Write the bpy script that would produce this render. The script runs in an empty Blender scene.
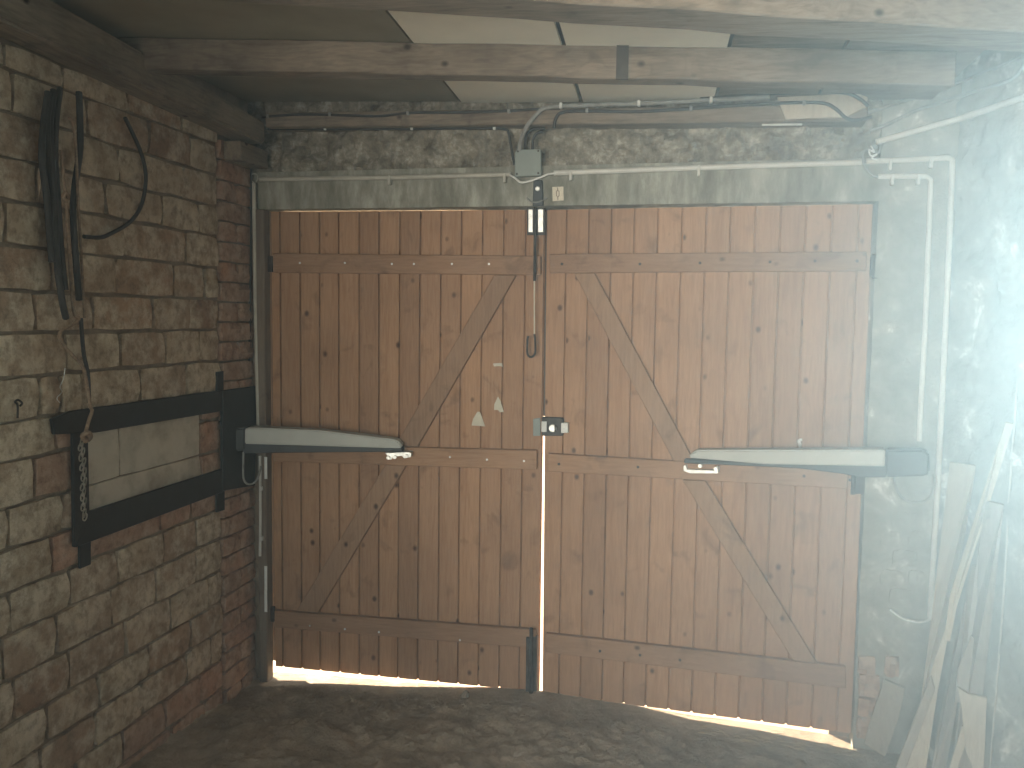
import bpy, bmesh, math, random
import numpy as np
from mathutils import Vector, Matrix, noise
R = random.Random(7)
C = bpy.context.scene.collection
SC = bpy.context.scene

# ------------------------------------------------------------------ camera
F, CX, CY = 850.0, 512.0, 384.0
H, D = 1.5541, 3.3674                       # lens height over the floor, distance to the door wall
def _n(v): return v / np.linalg.norm(v)
_dn = _n(np.array([350 - CX, 11300 - CY, F])); _up = -_dn
_fh = _n(np.array([0, 0, 1.0]) - _up * _up[2])
_rt = np.cross(_dn, _fh)
YAW = math.radians(12.2)
_Y = _fh * math.cos(YAW) + _rt * math.sin(YAW)
_X = _rt * math.cos(YAW) - _fh * math.sin(YAW)
MW = np.stack([_X, _Y, _up])                # camera axes (right, down, forward) -> world
cam = bpy.data.cameras.new('camera'); cam.sensor_width = 36; cam.lens = F / 1024 * 36
cam.clip_start = 0.02
co = bpy.data.objects.new('camera', cam); C.objects.link(co)
rot = Matrix([[MW[i][0], -MW[i][1], -MW[i][2]] for i in range(3)])
co.matrix_world = Matrix.Translation((0, -D, H)) @ rot.to_4x4()
SC.camera = co

# ------------------------------------------------------------------ light
SC.view_settings.view_transform = 'Standard'
SC.view_settings.look = 'None'
SC.view_settings.gamma = 1.0
SC.view_settings.use_curve_mapping = False
SC.view_settings.exposure = 0.0
SC.cycles.volume_bounces = 1
SC.cycles.max_bounces = 8
world = bpy.data.worlds.new('world'); SC.world = world; world.use_nodes = True
wt = world.node_tree
bg = wt.nodes['Background']
sky = wt.nodes.new('ShaderNodeTexSky'); sky.sky_type = 'NISHITA'; sky.sun_disc = False
sky.sun_elevation = math.radians(30); sky.sun_rotation = math.radians(15)
wt.links.new(sky.outputs[0], bg.inputs[0]); bg.inputs[1].default_value = 0.4
def sun_lamp(az, el, energy, col):
    l = bpy.data.lights.new('sun', 'SUN'); l.energy = energy; l.color = col; l.angle = 0.01
    o = bpy.data.objects.new('sun', l); C.objects.link(o)
    d = Vector((math.sin(az) * math.cos(el), math.cos(az) * math.cos(el), math.sin(el)))
    o.rotation_euler = d.to_track_quat('Z', 'Y').to_euler(); o.location = d * 8
sun_lamp(math.radians(-52), math.radians(18), 40, (1.0, 0.86, 0.68))
def area(name, loc, target, sx, sy, energy, col, spread=180):
    l = bpy.data.lights.new(name, 'AREA'); l.shape = 'RECTANGLE'; l.size = sx; l.size_y = sy
    l.energy = energy; l.color = col; l.spread = math.radians(spread)
    o = bpy.data.objects.new(name, l); C.objects.link(o); o.location = loc
    o.rotation_euler = (Vector(loc) - Vector(target)).to_track_quat('Z', 'Y').to_euler()
    return o
SPLAY = math.radians(22)
XL, XR = -1.892, 0.893                      # left wall; right corner of the door wall
WD = Vector((math.sin(SPLAY), -math.cos(SPLAY), 0))   # along the right wall, from the corner
WN = Vector((-math.cos(SPLAY), -math.sin(SPLAY), 0))  # its normal, into the room
def RW(s, z, off=0.0): return Vector((XR, 0, z)) + WD * s + WN * off
WIN = (0.95, 1.85, 1.15, 1.95)              # window opening in the right wall: s0, s1, z0, z1
_wc = RW((WIN[0] + WIN[1]) / 2, (WIN[2] + WIN[3]) / 2, -0.32)
area('window_daylight', _wc, _wc + WN + WD * .22, 0.85, 0.75, 36, (0.70, 0.95, 1.0), 60)
area('entrance_daylight', (-0.75, -5.75, 1.15), (1.05, 0, 1.7), 1.8, 1.5, 40, (1.0, 0.93, 0.82), 60)

# ------------------------------------------------------------------ pixel rays onto real planes
def ray(px, py): return MW @ np.array([px - CX, py - CY, F])
O = np.array([0, -D, H])
def hit(px, py, p0, n):
    r = ray(px, py); t = np.dot(np.array(p0) - O, n) / np.dot(r, n); return Vector(O + r * t)
def onY(px, py, y=0.0): return hit(px, py, (0, y, 0), np.array([0, 1, 0]))
def onX(px, py, x=XL): return hit(px, py, (x, 0, 0), np.array([1, 0, 0]))
def onZ(px, py, z=0.0): return hit(px, py, (0, 0, z), np.array([0, 0, 1]))
def onRW(px, py, off=0.0): return hit(px, py, RW(0, 0, off), np.array(WN))
def zu(x): return 2.30 - 0.037 * (x + 0.6)   # underside of the joists
NC = np.array([0.037, 0, 1.0])
def onC(px, py, dz=0.0): return hit(px, py, (-0.6, 0, 2.30 + dz), NC)

# ------------------------------------------------------------------ mesh helpers
class MB:
    def __init__(s): s.v = []; s.f = []
    def add(s, vs, fs):
        b = len(s.v); s.v += [tuple(v) for v in vs]; s.f += [tuple(b + i for i in f) for f in fs]; return s
    def box(s, lo, hi):
        x0, y0, z0 = lo; x1, y1, z1 = hi
        vs = [(x0,y0,z0),(x1,y0,z0),(x1,y1,z0),(x0,y1,z0),(x0,y0,z1),(x1,y0,z1),(x1,y1,z1),(x0,y1,z1)]
        return s.add(vs, [(0,3,2,1),(4,5,6,7),(0,1,5,4),(1,2,6,5),(2,3,7,6),(3,0,4,7)])
    def prism(s, front, off):
        off = Vector(off); n = len(front); fr = [Vector(p) for p in front]; bk = [p + off for p in fr]
        return s.add(fr + bk, [tuple(range(n)), tuple(range(2*n-1, n-1, -1))] +
                     [(i, i + n, (i+1) % n + n, (i+1) % n) for i in range(n)])
    def tube(s, pts, r, n=8, smooth=True, r2=None):
        pts = [Vector(p) for p in pts]
        if smooth and len(pts) > 2: pts = spline(pts)
        m = len(pts); rings = []
        t0 = (pts[1] - pts[0]).normalized()
        a = Vector((0,0,1)) if abs(t0.z) < .9 else Vector((1,0,0))
        u = t0.cross(a).normalized()
        for i, p in enumerate(pts):
            t = (pts[min(i+1, m-1)] - pts[max(i-1, 0)]).normalized()
            u = (u - t * u.dot(t)).normalized(); w = t.cross(u)
            rr = r if r2 is None else r + (r2 - r) * i / (m - 1)
            rings.append([p + (u * math.cos(2*math.pi*k/n) + w * math.sin(2*math.pi*k/n)) * rr for k in range(n)])
        vs = [q for g in rings for q in g]; fs = []
        for i in range(m - 1):
            for k in range(n):
                fs.append((i*n+k, i*n+(k+1)%n, (i+1)*n+(k+1)%n, (i+1)*n+k))
        fs += [tuple(range(n-1, -1, -1)), tuple((m-1)*n + k for k in range(n))]
        return s.add(vs, fs)
    def disc(s, c, nrm, r, h, n=10):
        c = Vector(c); nrm = Vector(nrm).normalized()
        return s.tube([c, c + nrm * h], r, n, False)
def spline(pts, k=6):
    out = []
    for i in range(len(pts) - 1):
        p0 = pts[max(i-1, 0)]; p1 = pts[i]; p2 = pts[i+1]; p3 = pts[min(i+2, len(pts)-1)]
        for j in range(k):
            t = j / k
            out.append(0.5 * ((2*p1) + (p2-p0)*t + (2*p0-5*p1+4*p2-p3)*t*t + (3*p1-p0-3*p2+p3)*t**3))
    out.append(pts[-1]); return out
def mesh(mb, name, bevel=0.0, seg=1, smooth=False):
    me = bpy.data.meshes.new(name); me.from_pydata([tuple(v) for v in mb.v], [], mb.f)
    bm = bmesh.new(); bm.from_mesh(me)
    bmesh.ops.recalc_face_normals(bm, faces=bm.faces)
    if bevel:
        ed = [e for e in bm.edges if e.is_manifold and e.calc_face_angle(0) > 0.6]
        bmesh.ops.bevel(bm, geom=ed, offset=bevel, segments=seg, affect='EDGES', clamp_overlap=True)
    if smooth:
        for f in bm.faces: f.smooth = True
        for e in bm.edges: e.smooth = not (e.is_manifold and e.calc_face_angle(0) > 0.7)
    bm.to_mesh(me); bm.free(); return me
def obj(name, mb, m, parent=None, bevel=0.0, seg=1, smooth=False, label=None, kind=None):
    me = mesh(mb, name, bevel, seg, smooth) if isinstance(mb, MB) else mb
    o = bpy.data.objects.new(name, me); C.objects.link(o)
    if not me.materials: me.materials.append(m)
    if parent is not None:
        o.parent = parent; o.matrix_parent_inverse = Matrix.Translation(-Vector(parent.location))
    if label: o['label'] = label
    if kind: o['kind'] = kind
    return o
def tag(o, label, cat, group=None, kind=None):
    o['label'] = label; o['category'] = cat
    if group: o['group'] = group
    if kind: o['kind'] = kind
    return o
def thing(name, label, cat, loc, group=None):
    o = bpy.data.objects.new(name, None); C.objects.link(o); o.location = loc; o.empty_display_size = .05
    return tag(o, label, cat, group)
def struct(o, label=None):
    o['kind'] = 'structure'
    if label: o['label'] = label
    return o

# ------------------------------------------------------------------ materials
class NT:
    def __init__(s, name, rough=0.8, metal=0.0, spec=0.3):
        s.m = bpy.data.materials.new(name); s.m.use_nodes = True; s.t = s.m.node_tree
        s.b = s.t.nodes['Principled BSDF']; s.b.inputs['Roughness'].default_value = rough
        s.b.inputs['Metallic'].default_value = metal; s.b.inputs['Specular IOR Level'].default_value = spec
    def n(s, t, **k):
        x = s.t.nodes.new(t)
        for a, v in k.items(): setattr(x, a, v)
        return x
    def l(s, a, b): s.t.links.new(a, b)
    def pos(s, scale=(1,1,1), rnd=0.0, rot=(0,0,0)):
        g = s.n('ShaderNodeNewGeometry'); src = g.outputs['Position']
        if rnd:
            oi = s.n('ShaderNodeObjectInfo'); mu = s.n('ShaderNodeVectorMath', operation='SCALE')
            cx = s.n('ShaderNodeCombineXYZ')
            for i in range(3): s.l(oi.outputs['Random'], cx.inputs[i])
            s.l(cx.outputs[0], mu.inputs[0]); mu.inputs['Scale'].default_value = rnd
            ad = s.n('ShaderNodeVectorMath', operation='ADD'); s.l(src, ad.inputs[0]); s.l(mu.outputs[0], ad.inputs[1]); src = ad.outputs[0]
        mp = s.n('ShaderNodeMapping'); s.l(src, mp.inputs[0]); mp.inputs['Scale'].default_value = scale; mp.inputs['Rotation'].default_value = rot
        return mp.outputs[0]
    def noise(s, vec, scale, detail=5, rough=.6, dist=0):
        x = s.n('ShaderNodeTexNoise'); x.inputs['Scale'].default_value = scale; x.inputs['Detail'].default_value = detail
        x.inputs['Roughness'].default_value = rough; x.inputs['Distortion'].default_value = dist; s.l(vec, x.inputs['Vector']); return x.outputs['Fac']
    def ramp(s, fac, stops):
        x = s.n('ShaderNodeValToRGB'); e = x.color_ramp.elements
        while len(e) < len(stops): e.new(0.5)
        for q, (p, c) in zip(e, stops): q.position = p; q.color = tuple(c) + (1,) if len(c) == 3 else c
        s.l(fac, x.inputs[0]); return x.outputs[0]
    def mix(s, fac, a, b, mode='MIX'):
        x = s.n('ShaderNodeMix', data_type='RGBA', blend_type=mode)
        for sock, v in ((x.inputs[0], fac), (x.inputs[6], a), (x.inputs[7], b)):
            if hasattr(v, 'node'): s.l(v, sock)
            else: sock.default_value = v if isinstance(v, float) else tuple(v) + (1,)
        return x.outputs[2]
    def bump(s, h, dist=.01, strength=.6):
        x = s.n('ShaderNodeBump'); x.inputs['Distance'].default_value = dist; x.inputs['Strength'].default_value = strength
        s.l(h, x.inputs['Height']); s.l(x.outputs[0], s.b.inputs['Normal'])
    def col(s, c):
        if hasattr(c, 'node'): s.l(c, s.b.inputs['Base Color'])
        else: s.b.inputs['Base Color'].default_value = tuple(c) + (1,)
        return s.m
def plain(name, c, rough=.6, metal=0.0, var=.25, sc=30):
    k = NT(name, rough, metal)
    f = k.noise(k.pos(), sc, 4); lo = [x * (1 - var) for x in c]; hi = [min(1, x * (1 + var)) for x in c]
    return k.col(k.ramp(f, [(.3, lo), (.7, hi)]))
def wood(name, c1, c2, dark, grain, rot=(0,0,0), knots=True, rnd=9.0, rough=.75, stain=.35):
    """grain = stretch per axis; small value along the fibre"""
    k = NT(name, rough)
    v = k.pos(grain, rnd, rot)
    g = k.noise(v, 1.0, 6, .65, .8)
    g2 = k.noise(v, 5.0, 3, .5, .2)
    base = k.ramp(g, [(.3, c1), (.55, c2), (.75, c1)])
    base = k.mix(k.ramp(g2, [(.4, (0,0,0)), (.75, (1,1,1))]), base, dark) if 0 else k.mix(.25, base, k.ramp(g2, [(.35, dark), (.6, c2)]))
    oi = k.n('ShaderNodeObjectInfo')
    base = k.mix(.55, base, k.ramp(oi.outputs['Random'], [(0, (.62,.58,.55)), (.5, (.9,.88,.86)), (1, (1.0,.95,.86))]), 'MULTIPLY')
    if knots:
        gv = tuple(7 if x < 6 else 9 for x in grain)
        vo = k.n('ShaderNodeTexVoronoi'); k.l(k.pos(gv, rnd, rot), vo.inputs['Vector']); vo.inputs['Scale'].default_value = 1.0
        kn = k.ramp(vo.outputs['Distance'], [(.045, (1,1,1)), (.12, (0,0,0))])
        base = k.mix(kn, base, [x * .38 for x in dark])
    st = k.noise(k.pos(), 2.3, 6, .6)
    base = k.mix(k.ramp(st, [(.42, (0,0,0)), (.8, (stain,)*3)]), base, [x * .5 for x in dark])
    sm = k.noise(k.pos((1, 1, 1), rnd), 9, 4, .55, .6)
    base = k.mix(k.ramp(sm, [(.58, (0,0,0)), (.74, (.5,.5,.5))]), base, [x * .5 for x in dark])
    k.bump(g, .002, .35)
    return k.col(base)
M = {}
M['door'] = wood('pine_boards', (.34,.185,.098), (.41,.24,.135), (.21,.105,.055), (28, 28, 2.2))
M['rail'] = wood('pine_rail', (.31,.178,.100), (.37,.222,.130), (.19,.10,.055), (2.2, 28, 28))
M['braceL'] = wood('pine_brace', (.275,.165,.097), (.335,.207,.125), (.17,.095,.055), (28, 28, 2.2), (0, math.radians(-30), 0))
M['braceR'] = wood('pine_brace_leaning_other_way', (.275,.165,.097), (.335,.207,.125), (.17,.095,.055), (28, 28, 2.2), (0, math.radians(30), 0))
M['beamX'] = wood('old_timber', (.15,.115,.082), (.30,.245,.185), (.075,.055,.038), (2.6, 24, 24), rnd=3, rough=.9, stain=.75)
M['beamY'] = wood('old_dark_timber', (.17,.132,.094), (.28,.225,.16), (.085,.064,.046), (24, 2.6, 24), rnd=3, rough=.9, stain=.75)
M['lumber'] = wood('weathered_board', (.30,.27,.22), (.38,.34,.28), (.2,.17,.13), (26, 26, 2), rnd=5, knots=False, rough=.9)
M['lumber_pale'] = wood('pale_board', (.42,.37,.29), (.50,.45,.36), (.32,.26,.19), (26, 26, 2), rnd=5, knots=False, rough=.9)
def block_mat(name, cols, patch, dirt=.5):
    k = NT(name, .95, 0, .15)
    oi = k.n('ShaderNodeObjectInfo'); n = len(cols)
    base = k.ramp(oi.outputs['Random'], [(i / (n - 1), c) for i, c in enumerate(cols)])
    f = k.noise(k.pos((1,1,1), 4.0), 9, 7, .7)
    base = k.mix(k.ramp(f, [(.42, (0,0,0)), (.62, (.85,.85,.85))]), base, patch)
    g = k.noise(k.pos((1,1,1), 7.0), 26, 5, .7)
    base = k.mix(k.ramp(g, [(.3, (.8,.8,.8)), (.55, (0,0,0))]), base, [x * .45 for x in cols[0]])
    h = k.noise(k.pos(), 45, 6, .7); k.bump(h, .008, .7)
    return k.col(base)
M['block'] = block_mat('old_masonry_block', [(.33,.235,.16), (.42,.33,.23), (.29,.185,.12), (.46,.37,.26), (.36,.285,.195), (.35,.22,.14), (.44,.355,.25)], (.60,.51,.38))
M['redbrick'] = block_mat('old_red_brick', [(.36,.21,.14), (.41,.24,.16), (.33,.21,.145), (.38,.25,.175)], (.45,.33,.24))
k = NT('painted_block', .85); f = k.noise(k.pos(), 7, 6, .65)
M['painted'] = k.col(k.ramp(f, [(.3, (.30,.255,.19)), (.55, (.50,.45,.36)), (.8, (.56,.51,.42))])); k.bump(k.noise(k.pos(), 60, 4), .003, .4)
k = NT('lime_mortar', .95); f = k.noise(k.pos(), 14, 7, .7)
M['mortar'] = k.col(k.ramp(f, [(.3, (.165,.125,.088)), (.55, (.24,.185,.13)), (.75, (.30,.235,.165))])); k.bump(k.noise(k.pos(), 40, 6, .7), .012, .8)
k = NT('concrete', .9); f = k.noise(k.pos((1.2, 1, .35)), 9, 7, .7)
M['concrete'] = k.col(k.ramp(f, [(.34, (.13,.125,.095)), (.5, (.235,.23,.185)), (.64, (.37,.36,.30))])); k.bump(k.noise(k.pos(), 50, 5, .7), .004, .5)
k = NT('rubble_mortar', .95); f = k.noise(k.pos(), 16, 8, .75)
M['rubble'] = k.col(k.ramp(f, [(.34, (.11,.093,.068)), (.52, (.24,.215,.165)), (.66, (.46,.425,.35))])); k.bump(k.noise(k.pos(), 45, 6, .7), .01, .8)
k = NT('plaster', .95); f = k.noise(k.pos(), 6, 8, .72, .3)
c_ = k.ramp(f, [(.36, (.18,.175,.145)), (.54, (.26,.255,.215)), (.60, (.33,.32,.27)), (.66, (.60,.58,.51))])
M['plaster'] = k.col(c_); k.bump(k.noise(k.pos(), 25, 6, .7), .01, .7)
k = NT('dirt_floor', .95); f = k.noise(k.pos(), 5, 8, .7)
c_ = k.ramp(f, [(.3, (.30,.225,.15)), (.52, (.48,.375,.26)), (.72, (.64,.51,.37))])
v_ = k.noise(k.pos((1,1,1)), 38, 6, .7, 1.2)
M['floor'] = k.col(k.mix(k.ramp(v_, [(.56, (0,0,0)), (.7, (.6,.6,.6))]), c_, (.32,.27,.20))); k.bump(k.noise(k.pos(), 34, 8, .75, .6), .03, 1.0)
M['ground'] = plain('sunlit_ground', (.82,.62,.42), .9, 0, .15, 8)
M['ceil'] = plain('ceiling_sheet_beige', (.25,.215,.15), .85, 0, .12, 5)
M['ceilw'] = plain('ceiling_sheet_white', (.80,.755,.63), .85, 0, .06, 6)
M['roof'] = plain('roof_felt', (.05,.045,.04), .9)
M['black'] = plain('black_paint', (.012,.015,.015), .55, 0, .3, 20)
M['cover'] = plain('grey_plastic_cover', (.42,.43,.39), .55, 0, .06, 12)
M['dark'] = plain('dark_plastic', (.028,.034,.036), .5, 0, .2, 15)
M['steel'] = plain('galvanised_steel', (.62,.62,.58), .4, .6, .25, 40)
M['iron'] = plain('old_iron', (.05,.045,.04), .6, .5, .4, 30)
M['pvc'] = plain('white_conduit', (.52,.51,.46), .5, 0, .1, 15)
M['pvcd'] = plain('dusty_conduit', (.40,.38,.32), .6, 0, .15, 15)
M['cable'] = plain('black_cable', (.03,.03,.028), .6)
M['cableg'] = plain('grey_cable', (.22,.22,.2), .6)
M['wire'] = plain('white_wire', (.62,.62,.58), .5)
M['jbox'] = plain('grey_box_plastic', (.215,.245,.22), .55, 0, .06, 10)
M['rope'] = plain('hemp_rope', (.24,.17,.115), .95, 0, .3, 90)
M['chain'] = plain('dull_chain', (.26,.24,.20), .6, .2)
M['paper'] = plain('paper', (.52,.48,.38), .9, 0, .08)
M['label'] = plain('white_label', (.62,.56,.44), .7, 0, .05)
M['ink'] = plain('dark_print', (.12,.07,.05), .8)
M['post'] = wood('painted_post', (.14,.11,.085), (.19,.155,.12), (.085,.065,.05), (26, 26, 2), rnd=2, knots=False)
M['darkwood'] = plain('dark_band_wood', (.06,.05,.04), .9)
M['white'] = plain('white_paint', (.66,.66,.62), .6, 0, .08)
M['straw'] = plain('dry_straw', (.45,.34,.19), .9)

# ------------------------------------------------------------------ floor and ground
LIP = [(270,674.5),(330,678),(400,684.3),(470,689.3),(520,691.5),(545,694.5),(590,701),(640,709),(690,718),(760,727),(850,741)]
_lx = [onY(a, b, .05).x for a, b in LIP]; _lz = [onY(a, b, .05).z for a, b in LIP]
def lip(x): return float(np.interp(x, _lx, _lz))
def fl(x, y):
    if y > -.02: return lip(x)
    t = min(1, (-y) / .9); t = t * t * (3 - 2*t)
    z = lip(x) * (1 - t) + (-.03) * t
    a = min(1, (-y - .02) / .12)
    return z + a * (.018 * noise.noise((x*5, y*6, 1)) + .014 * noise.noise((x*14, y*16, 4)) + .016 * max(0, noise.noise((x*30, y*34, 2))) + .008 * noise.noise((x*70, y*80, 5)))
def grid(xs, ys, fz):
    mb = MB(); nx, ny = len(xs), len(ys)
    mb.v = [(x, y, fz(x, y)) for y in ys for x in xs]
    mb.f = [(j*nx+i, j*nx+i+1, (j+1)*nx+i+1, (j+1)*nx+i) for j in range(ny-1) for i in range(nx-1)]
    return mb
xs = list(np.arange(-1.95, 1.2, .012)) + [1.25, 1.4, 1.8, 2.4, 3.4]
ys = [-5.8, -4.5, -3.4, -2.6, -2.0, -1.6, -1.3] + list(np.arange(-1.15, .06, .012)) + [.08]
fo = struct(obj('floor', grid(xs, ys, fl), M['floor'], smooth=True), 'rough brown earth floor, uneven and dusty')
struct(obj('ground', grid(list(np.arange(-4, 4.01, .25)), [.08, .3, 1, 3, 8, 16], lambda x, y: lip(x) - .012), M['ground']), 'sunlit ground outside the doors')

# ------------------------------------------------------------------ left wall of blocks
wl = struct(obj('wall_left', MB().box((XL - .3, -5.8, -.15), (XL - .004, .05, 2.62)), M['mortar']), 'old brick and block wall on the left')
def block_meshes(mat, name, n=10, amp=.02, cr=.014):
    out = []
    for q in range(n):
        rr = random.Random(q * 13 + 5); mb = MB(); nx, nz = 5, 4
        def P(i, j, inset):
            y, z = i / (nx - 1), j / (nz - 1)
            return y, z
        vs = []
        for j in range(nz):
            for i in range(nx):
                y, z = i / (nx-1), j / (nz-1); e = (i in (0, nx-1)) or (j in (0, nz-1))
                c = (i in (0, nx-1)) and (j in (0, nz-1))
                yy = y + (rr.uniform(-.5, .5) * amp); zz = z + rr.uniform(-amp, amp)
                if c: yy += (cr if i == 0 else -cr); zz += (1.6*cr if j == 0 else -1.6*cr)
                vs.append((rr.uniform(.7, 1.25) - (.16 if e else 0) - (.1 if c else 0), yy, zz))
        fs = [(j*nx+i, j*nx+i+1, (j+1)*nx+i+1, (j+1)*nx+i) for j in range(nz-1) for i in range(nx-1)]
        rim = [i for i in range(nx)] + [j*nx+nx-1 for j in range(1, nz)] + [(nz-1)*nx+i for i in range(nx-2, -1, -1)] + [j*nx for j in range(nz-2, 0, -1)]
        b = len(vs); vs += [(-1.2, vs[i][1], vs[i][2]) for i in rim]; m = len(rim)
        fs += [(rim[i], b + i, b + (i+1) % m, rim[(i+1) % m]) for i in range(m)]
        mb.add(vs, fs); me = mesh(mb, name, smooth=True); me.materials.append(mat); out.append(me)
    return out
BLK = block_meshes(M['block'], 'block'); RED = block_meshes(M['redbrick'], 'brick', 6); PLS = block_meshes(M['plaster'], 'brick', 4, .03, .04); WHT = block_meshes(M['painted'], 'painted_block', 4, .006, .008)
def lay(meshes, y0, y1, z0, z1, name='brick', proud=.014, j=.005, parent=wl, label=None):
    o = bpy.data.objects.new(name, R.choice(meshes)); C.objects.link(o)
    o.location = (XL, y0 + j, z0 + j); o.scale = (proud, y1 - y0 - 2*j, z1 - z0 - 2*j)
    o.parent = parent
    if label: o['label'] = label
    return o
ZC = [-.10, 0.005, .125, .25, .372, .503, .635, .757, .88, 1.0, 1.13, 1.24, 1.365, 1.49, 1.61, 1.735, 1.86, 1.977, 2.10, 2.22, 2.29]
J = {0: [-1.2,-.93,-.62,-.4], 1: [-1.12,-.90,-.66,-.43], 2: [-1.27,-1.03,-.79,-.52,-.35], 3: [-1.24,-1.01,-.75,-.49], 4: [-1.36,-1.14,-.87,-.62,-.37], 5: [-1.19,-.94,-.70,-.45],
     6: [-1.13,-.905,-.65,-.44], 7: [-1.2,-1.04,-.67,-.48], 8: [-1.15,-1.04,-.40], 9: [-1.26,-1.04,-.88,-.41], 10: [-1.17,-1.04,-.40],
     11: [-1.23,-1.145,-1.06,-.765,-.49], 12: [-1.12,-.865,-.62,-.40], 13: [-1.24,-1.0,-.69,-.47], 14: [-1.17,-.88,-.56,-.36], 15: [-1.34,-1.1,-.84,-.48],
     16: [-1.22,-.93,-.63,-.40], 17: [-1.15,-.86,-.49], 18: [-1.3,-1.0,-.7,-.45], 19: [-1.1,-.8,-.5]}
for k_ in range(20):
    js = sorted(J[k_]) + [-.262]
    a = js[0]
    while a > -2.3:
        w = R.uniform(.2, .29); lay(BLK, a - w, a, ZC[k_], ZC[k_+1]); a -= w
    for a, b in zip(js[:-1], js[1:]):
        mid, zm = (a + b) / 2, (ZC[k_] + ZC[k_+1]) / 2
        if -1.05 < mid < -.41 and 8 <= k_ <= 10:
            if k_ == 10: continue                 # the upper painted blocks are two courses tall
            o = lay(WHT, a, b, ZC[k_], ZC[11] if k_ == 9 else ZC[k_+1], proud=.009, j=.0018, label='cream painted block inside the black steel frame')
        elif (zm < .13 and mid > -.8) or (k_ in (9,) and mid < -1.1) or (k_ == 10 and mid < -1.1) or k_ == 7 or (8 <= k_ <= 10 and mid > -.45): lay(RED, a, b, ZC[k_], ZC[k_+1], j=.007)
        else: lay(BLK, a, b, ZC[k_], ZC[k_+1], proud=R.uniform(.009, .018), j=R.uniform(.004, .008))
# red brick pier at the corner
z = -.10; q = 0
while z < 2.2:
    h = .081
    if q % 2: lay(RED, -.258, -.002, z, z + h, proud=.02, j=.004)
    else:
        lay(RED, -.258, -.125, z, z + h, proud=.02, j=.004); lay(RED, -.125, -.002, z, z + h, proud=.02, j=.004)
    z += h; q += 1

# ------------------------------------------------------------------ door wall
ZL = 1.999
def rough_face(x0, x1, z0, z1, y, amp, nx, nz, back, sc=9, seed=0, edge=.0):
    mb = MB(); vs = []
    for j in range(nz + 1):
        for i in range(nx + 1):
            x = x0 + (x1-x0) * i / nx; zz = z0 + (z1-z0) * j / nz
            e = min(i, nx-i, j, nz-j) == 0
            d = noise.fractal((x*sc, seed, zz*sc), .9, 2.1, 5) * amp + abs(noise.noise((x*sc*2.2, seed+3, zz*sc*2.2))) * amp * .8
            vs.append((x, y - d - (0 if not e else -edge), zz))
    n = nx + 1
    fs = [(j*n+i, j*n+i+1, (j+1)*n+i+1, (j+1)*n+i) for j in range(nz) for i in range(nx)]
    rim = list(range(n)) + [j*n+nx for j in range(1, nz+1)] + [nz*n+i for i in range(nx-1, -1, -1)] + [j*n for j in range(nz-1, 0, -1)]
    b = len(vs); m = len(rim); vs += [(vs[i][0], back, vs[i][2]) for i in rim]
    fs += [(rim[i], b+i, b+(i+1) % m, rim[(i+1) % m]) for i in range(m)] + [tuple(range(b, b+m))]
    return mb.add(vs, fs)
XJ0, XJ1 = -1.812, .634
wf = struct(obj('wall_front', rough_face(XJ1, XR + .02, -.2, 2.62, -.004, .008, 20, 90, .26, 8, 2), M['plaster'], smooth=True), 'plastered masonry wall around the double doors')
obj('lintel', rough_face(XL, XJ1, ZL, 2.155, -.006, .003, 120, 10, .26, 7, 5), M['concrete'], wf, smooth=True, label='grey concrete lintel above the doors')
obj('rubble_band', rough_face(XL, XJ1, 2.155, 2.62, .022, .052, 220, 42, .26, 8, 9), M['rubble'], wf, smooth=True, label='lumpy broken mortar band over the lintel')
obj('light_stop', MB().box((-.95, .125, ZL - .05), (XJ1, .25, ZL + .01)), M['post'], wf)  # unseen strip added behind the leaf tops to block light at the gap
obj('jamb', MB().box((XL, .0, -.2), (XJ0, .03, ZL)), M['mortar'], wf)
obj('light_stop', MB().box((XJ0 - .08, .07, -.012), (XJ0 + .05, .10, ZL)), M['post'], wf)  # unseen strip added behind the left hinge edge against light leaks
obj('light_stop', MB().box((XJ1 - .075, .082, -.2), (XJ1 + .02, .25, ZL)), M['post'], wf)  # same on the right: added to keep outside light from the hinge gap
# broken brickwork low beside the right leaf
for (a, b, c, d) in [(857,655,876,672),(858,674,880,694),(857,697,878,714),(856,716,872,736),(884,655,900,674)]:
    p = onY(a, d, -.004); q = onY(c, b, -.004); o = lay(RED, 0, 1, 0, 1, parent=wf)
    o.rotation_euler = (0, 0, -math.pi/2); o.scale = (.035, q.x - p.x - .004, q.z - p.z - .004); o.location = (p.x, 0.004, p.z)
for (a, b, c, d) in [(891,512,918,527),(880,531,905,546),(908,531,930,546),(892,550,918,565),(880,570,905,585),(908,570,926,585),(889,589,915,603)]:
    p = onY(a, d, -.004); q = onY(c, b, -.004); o = lay(PLS, 0, 1, 0, 1, parent=wf)
    o.rotation_euler = (0, 0, -math.pi/2); o.scale = (.007, q.x - p.x - .004, q.z - p.z - .004); o.location = (p.x, -.004, p.z); 
# timber post on the left with flaked white paint
po = struct(obj('trim_1', MB().box((-1.845, -.035, -.08), (-1.806, .02, ZL - .002)), M['post'], bevel=.004), 'dark timber door post with flaked white paint')
for ys_ in [(457,479),(566,590),(590,612)]:
    a = onY(264.5, ys_[0], -.036); b = onY(267.3, ys_[1], -.036)
    obj('paint_flake', MB().box((a.x, -.0375, b.z), (b.x, -.0345, a.z)), M['white'], po, label='flake of white paint')

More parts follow.
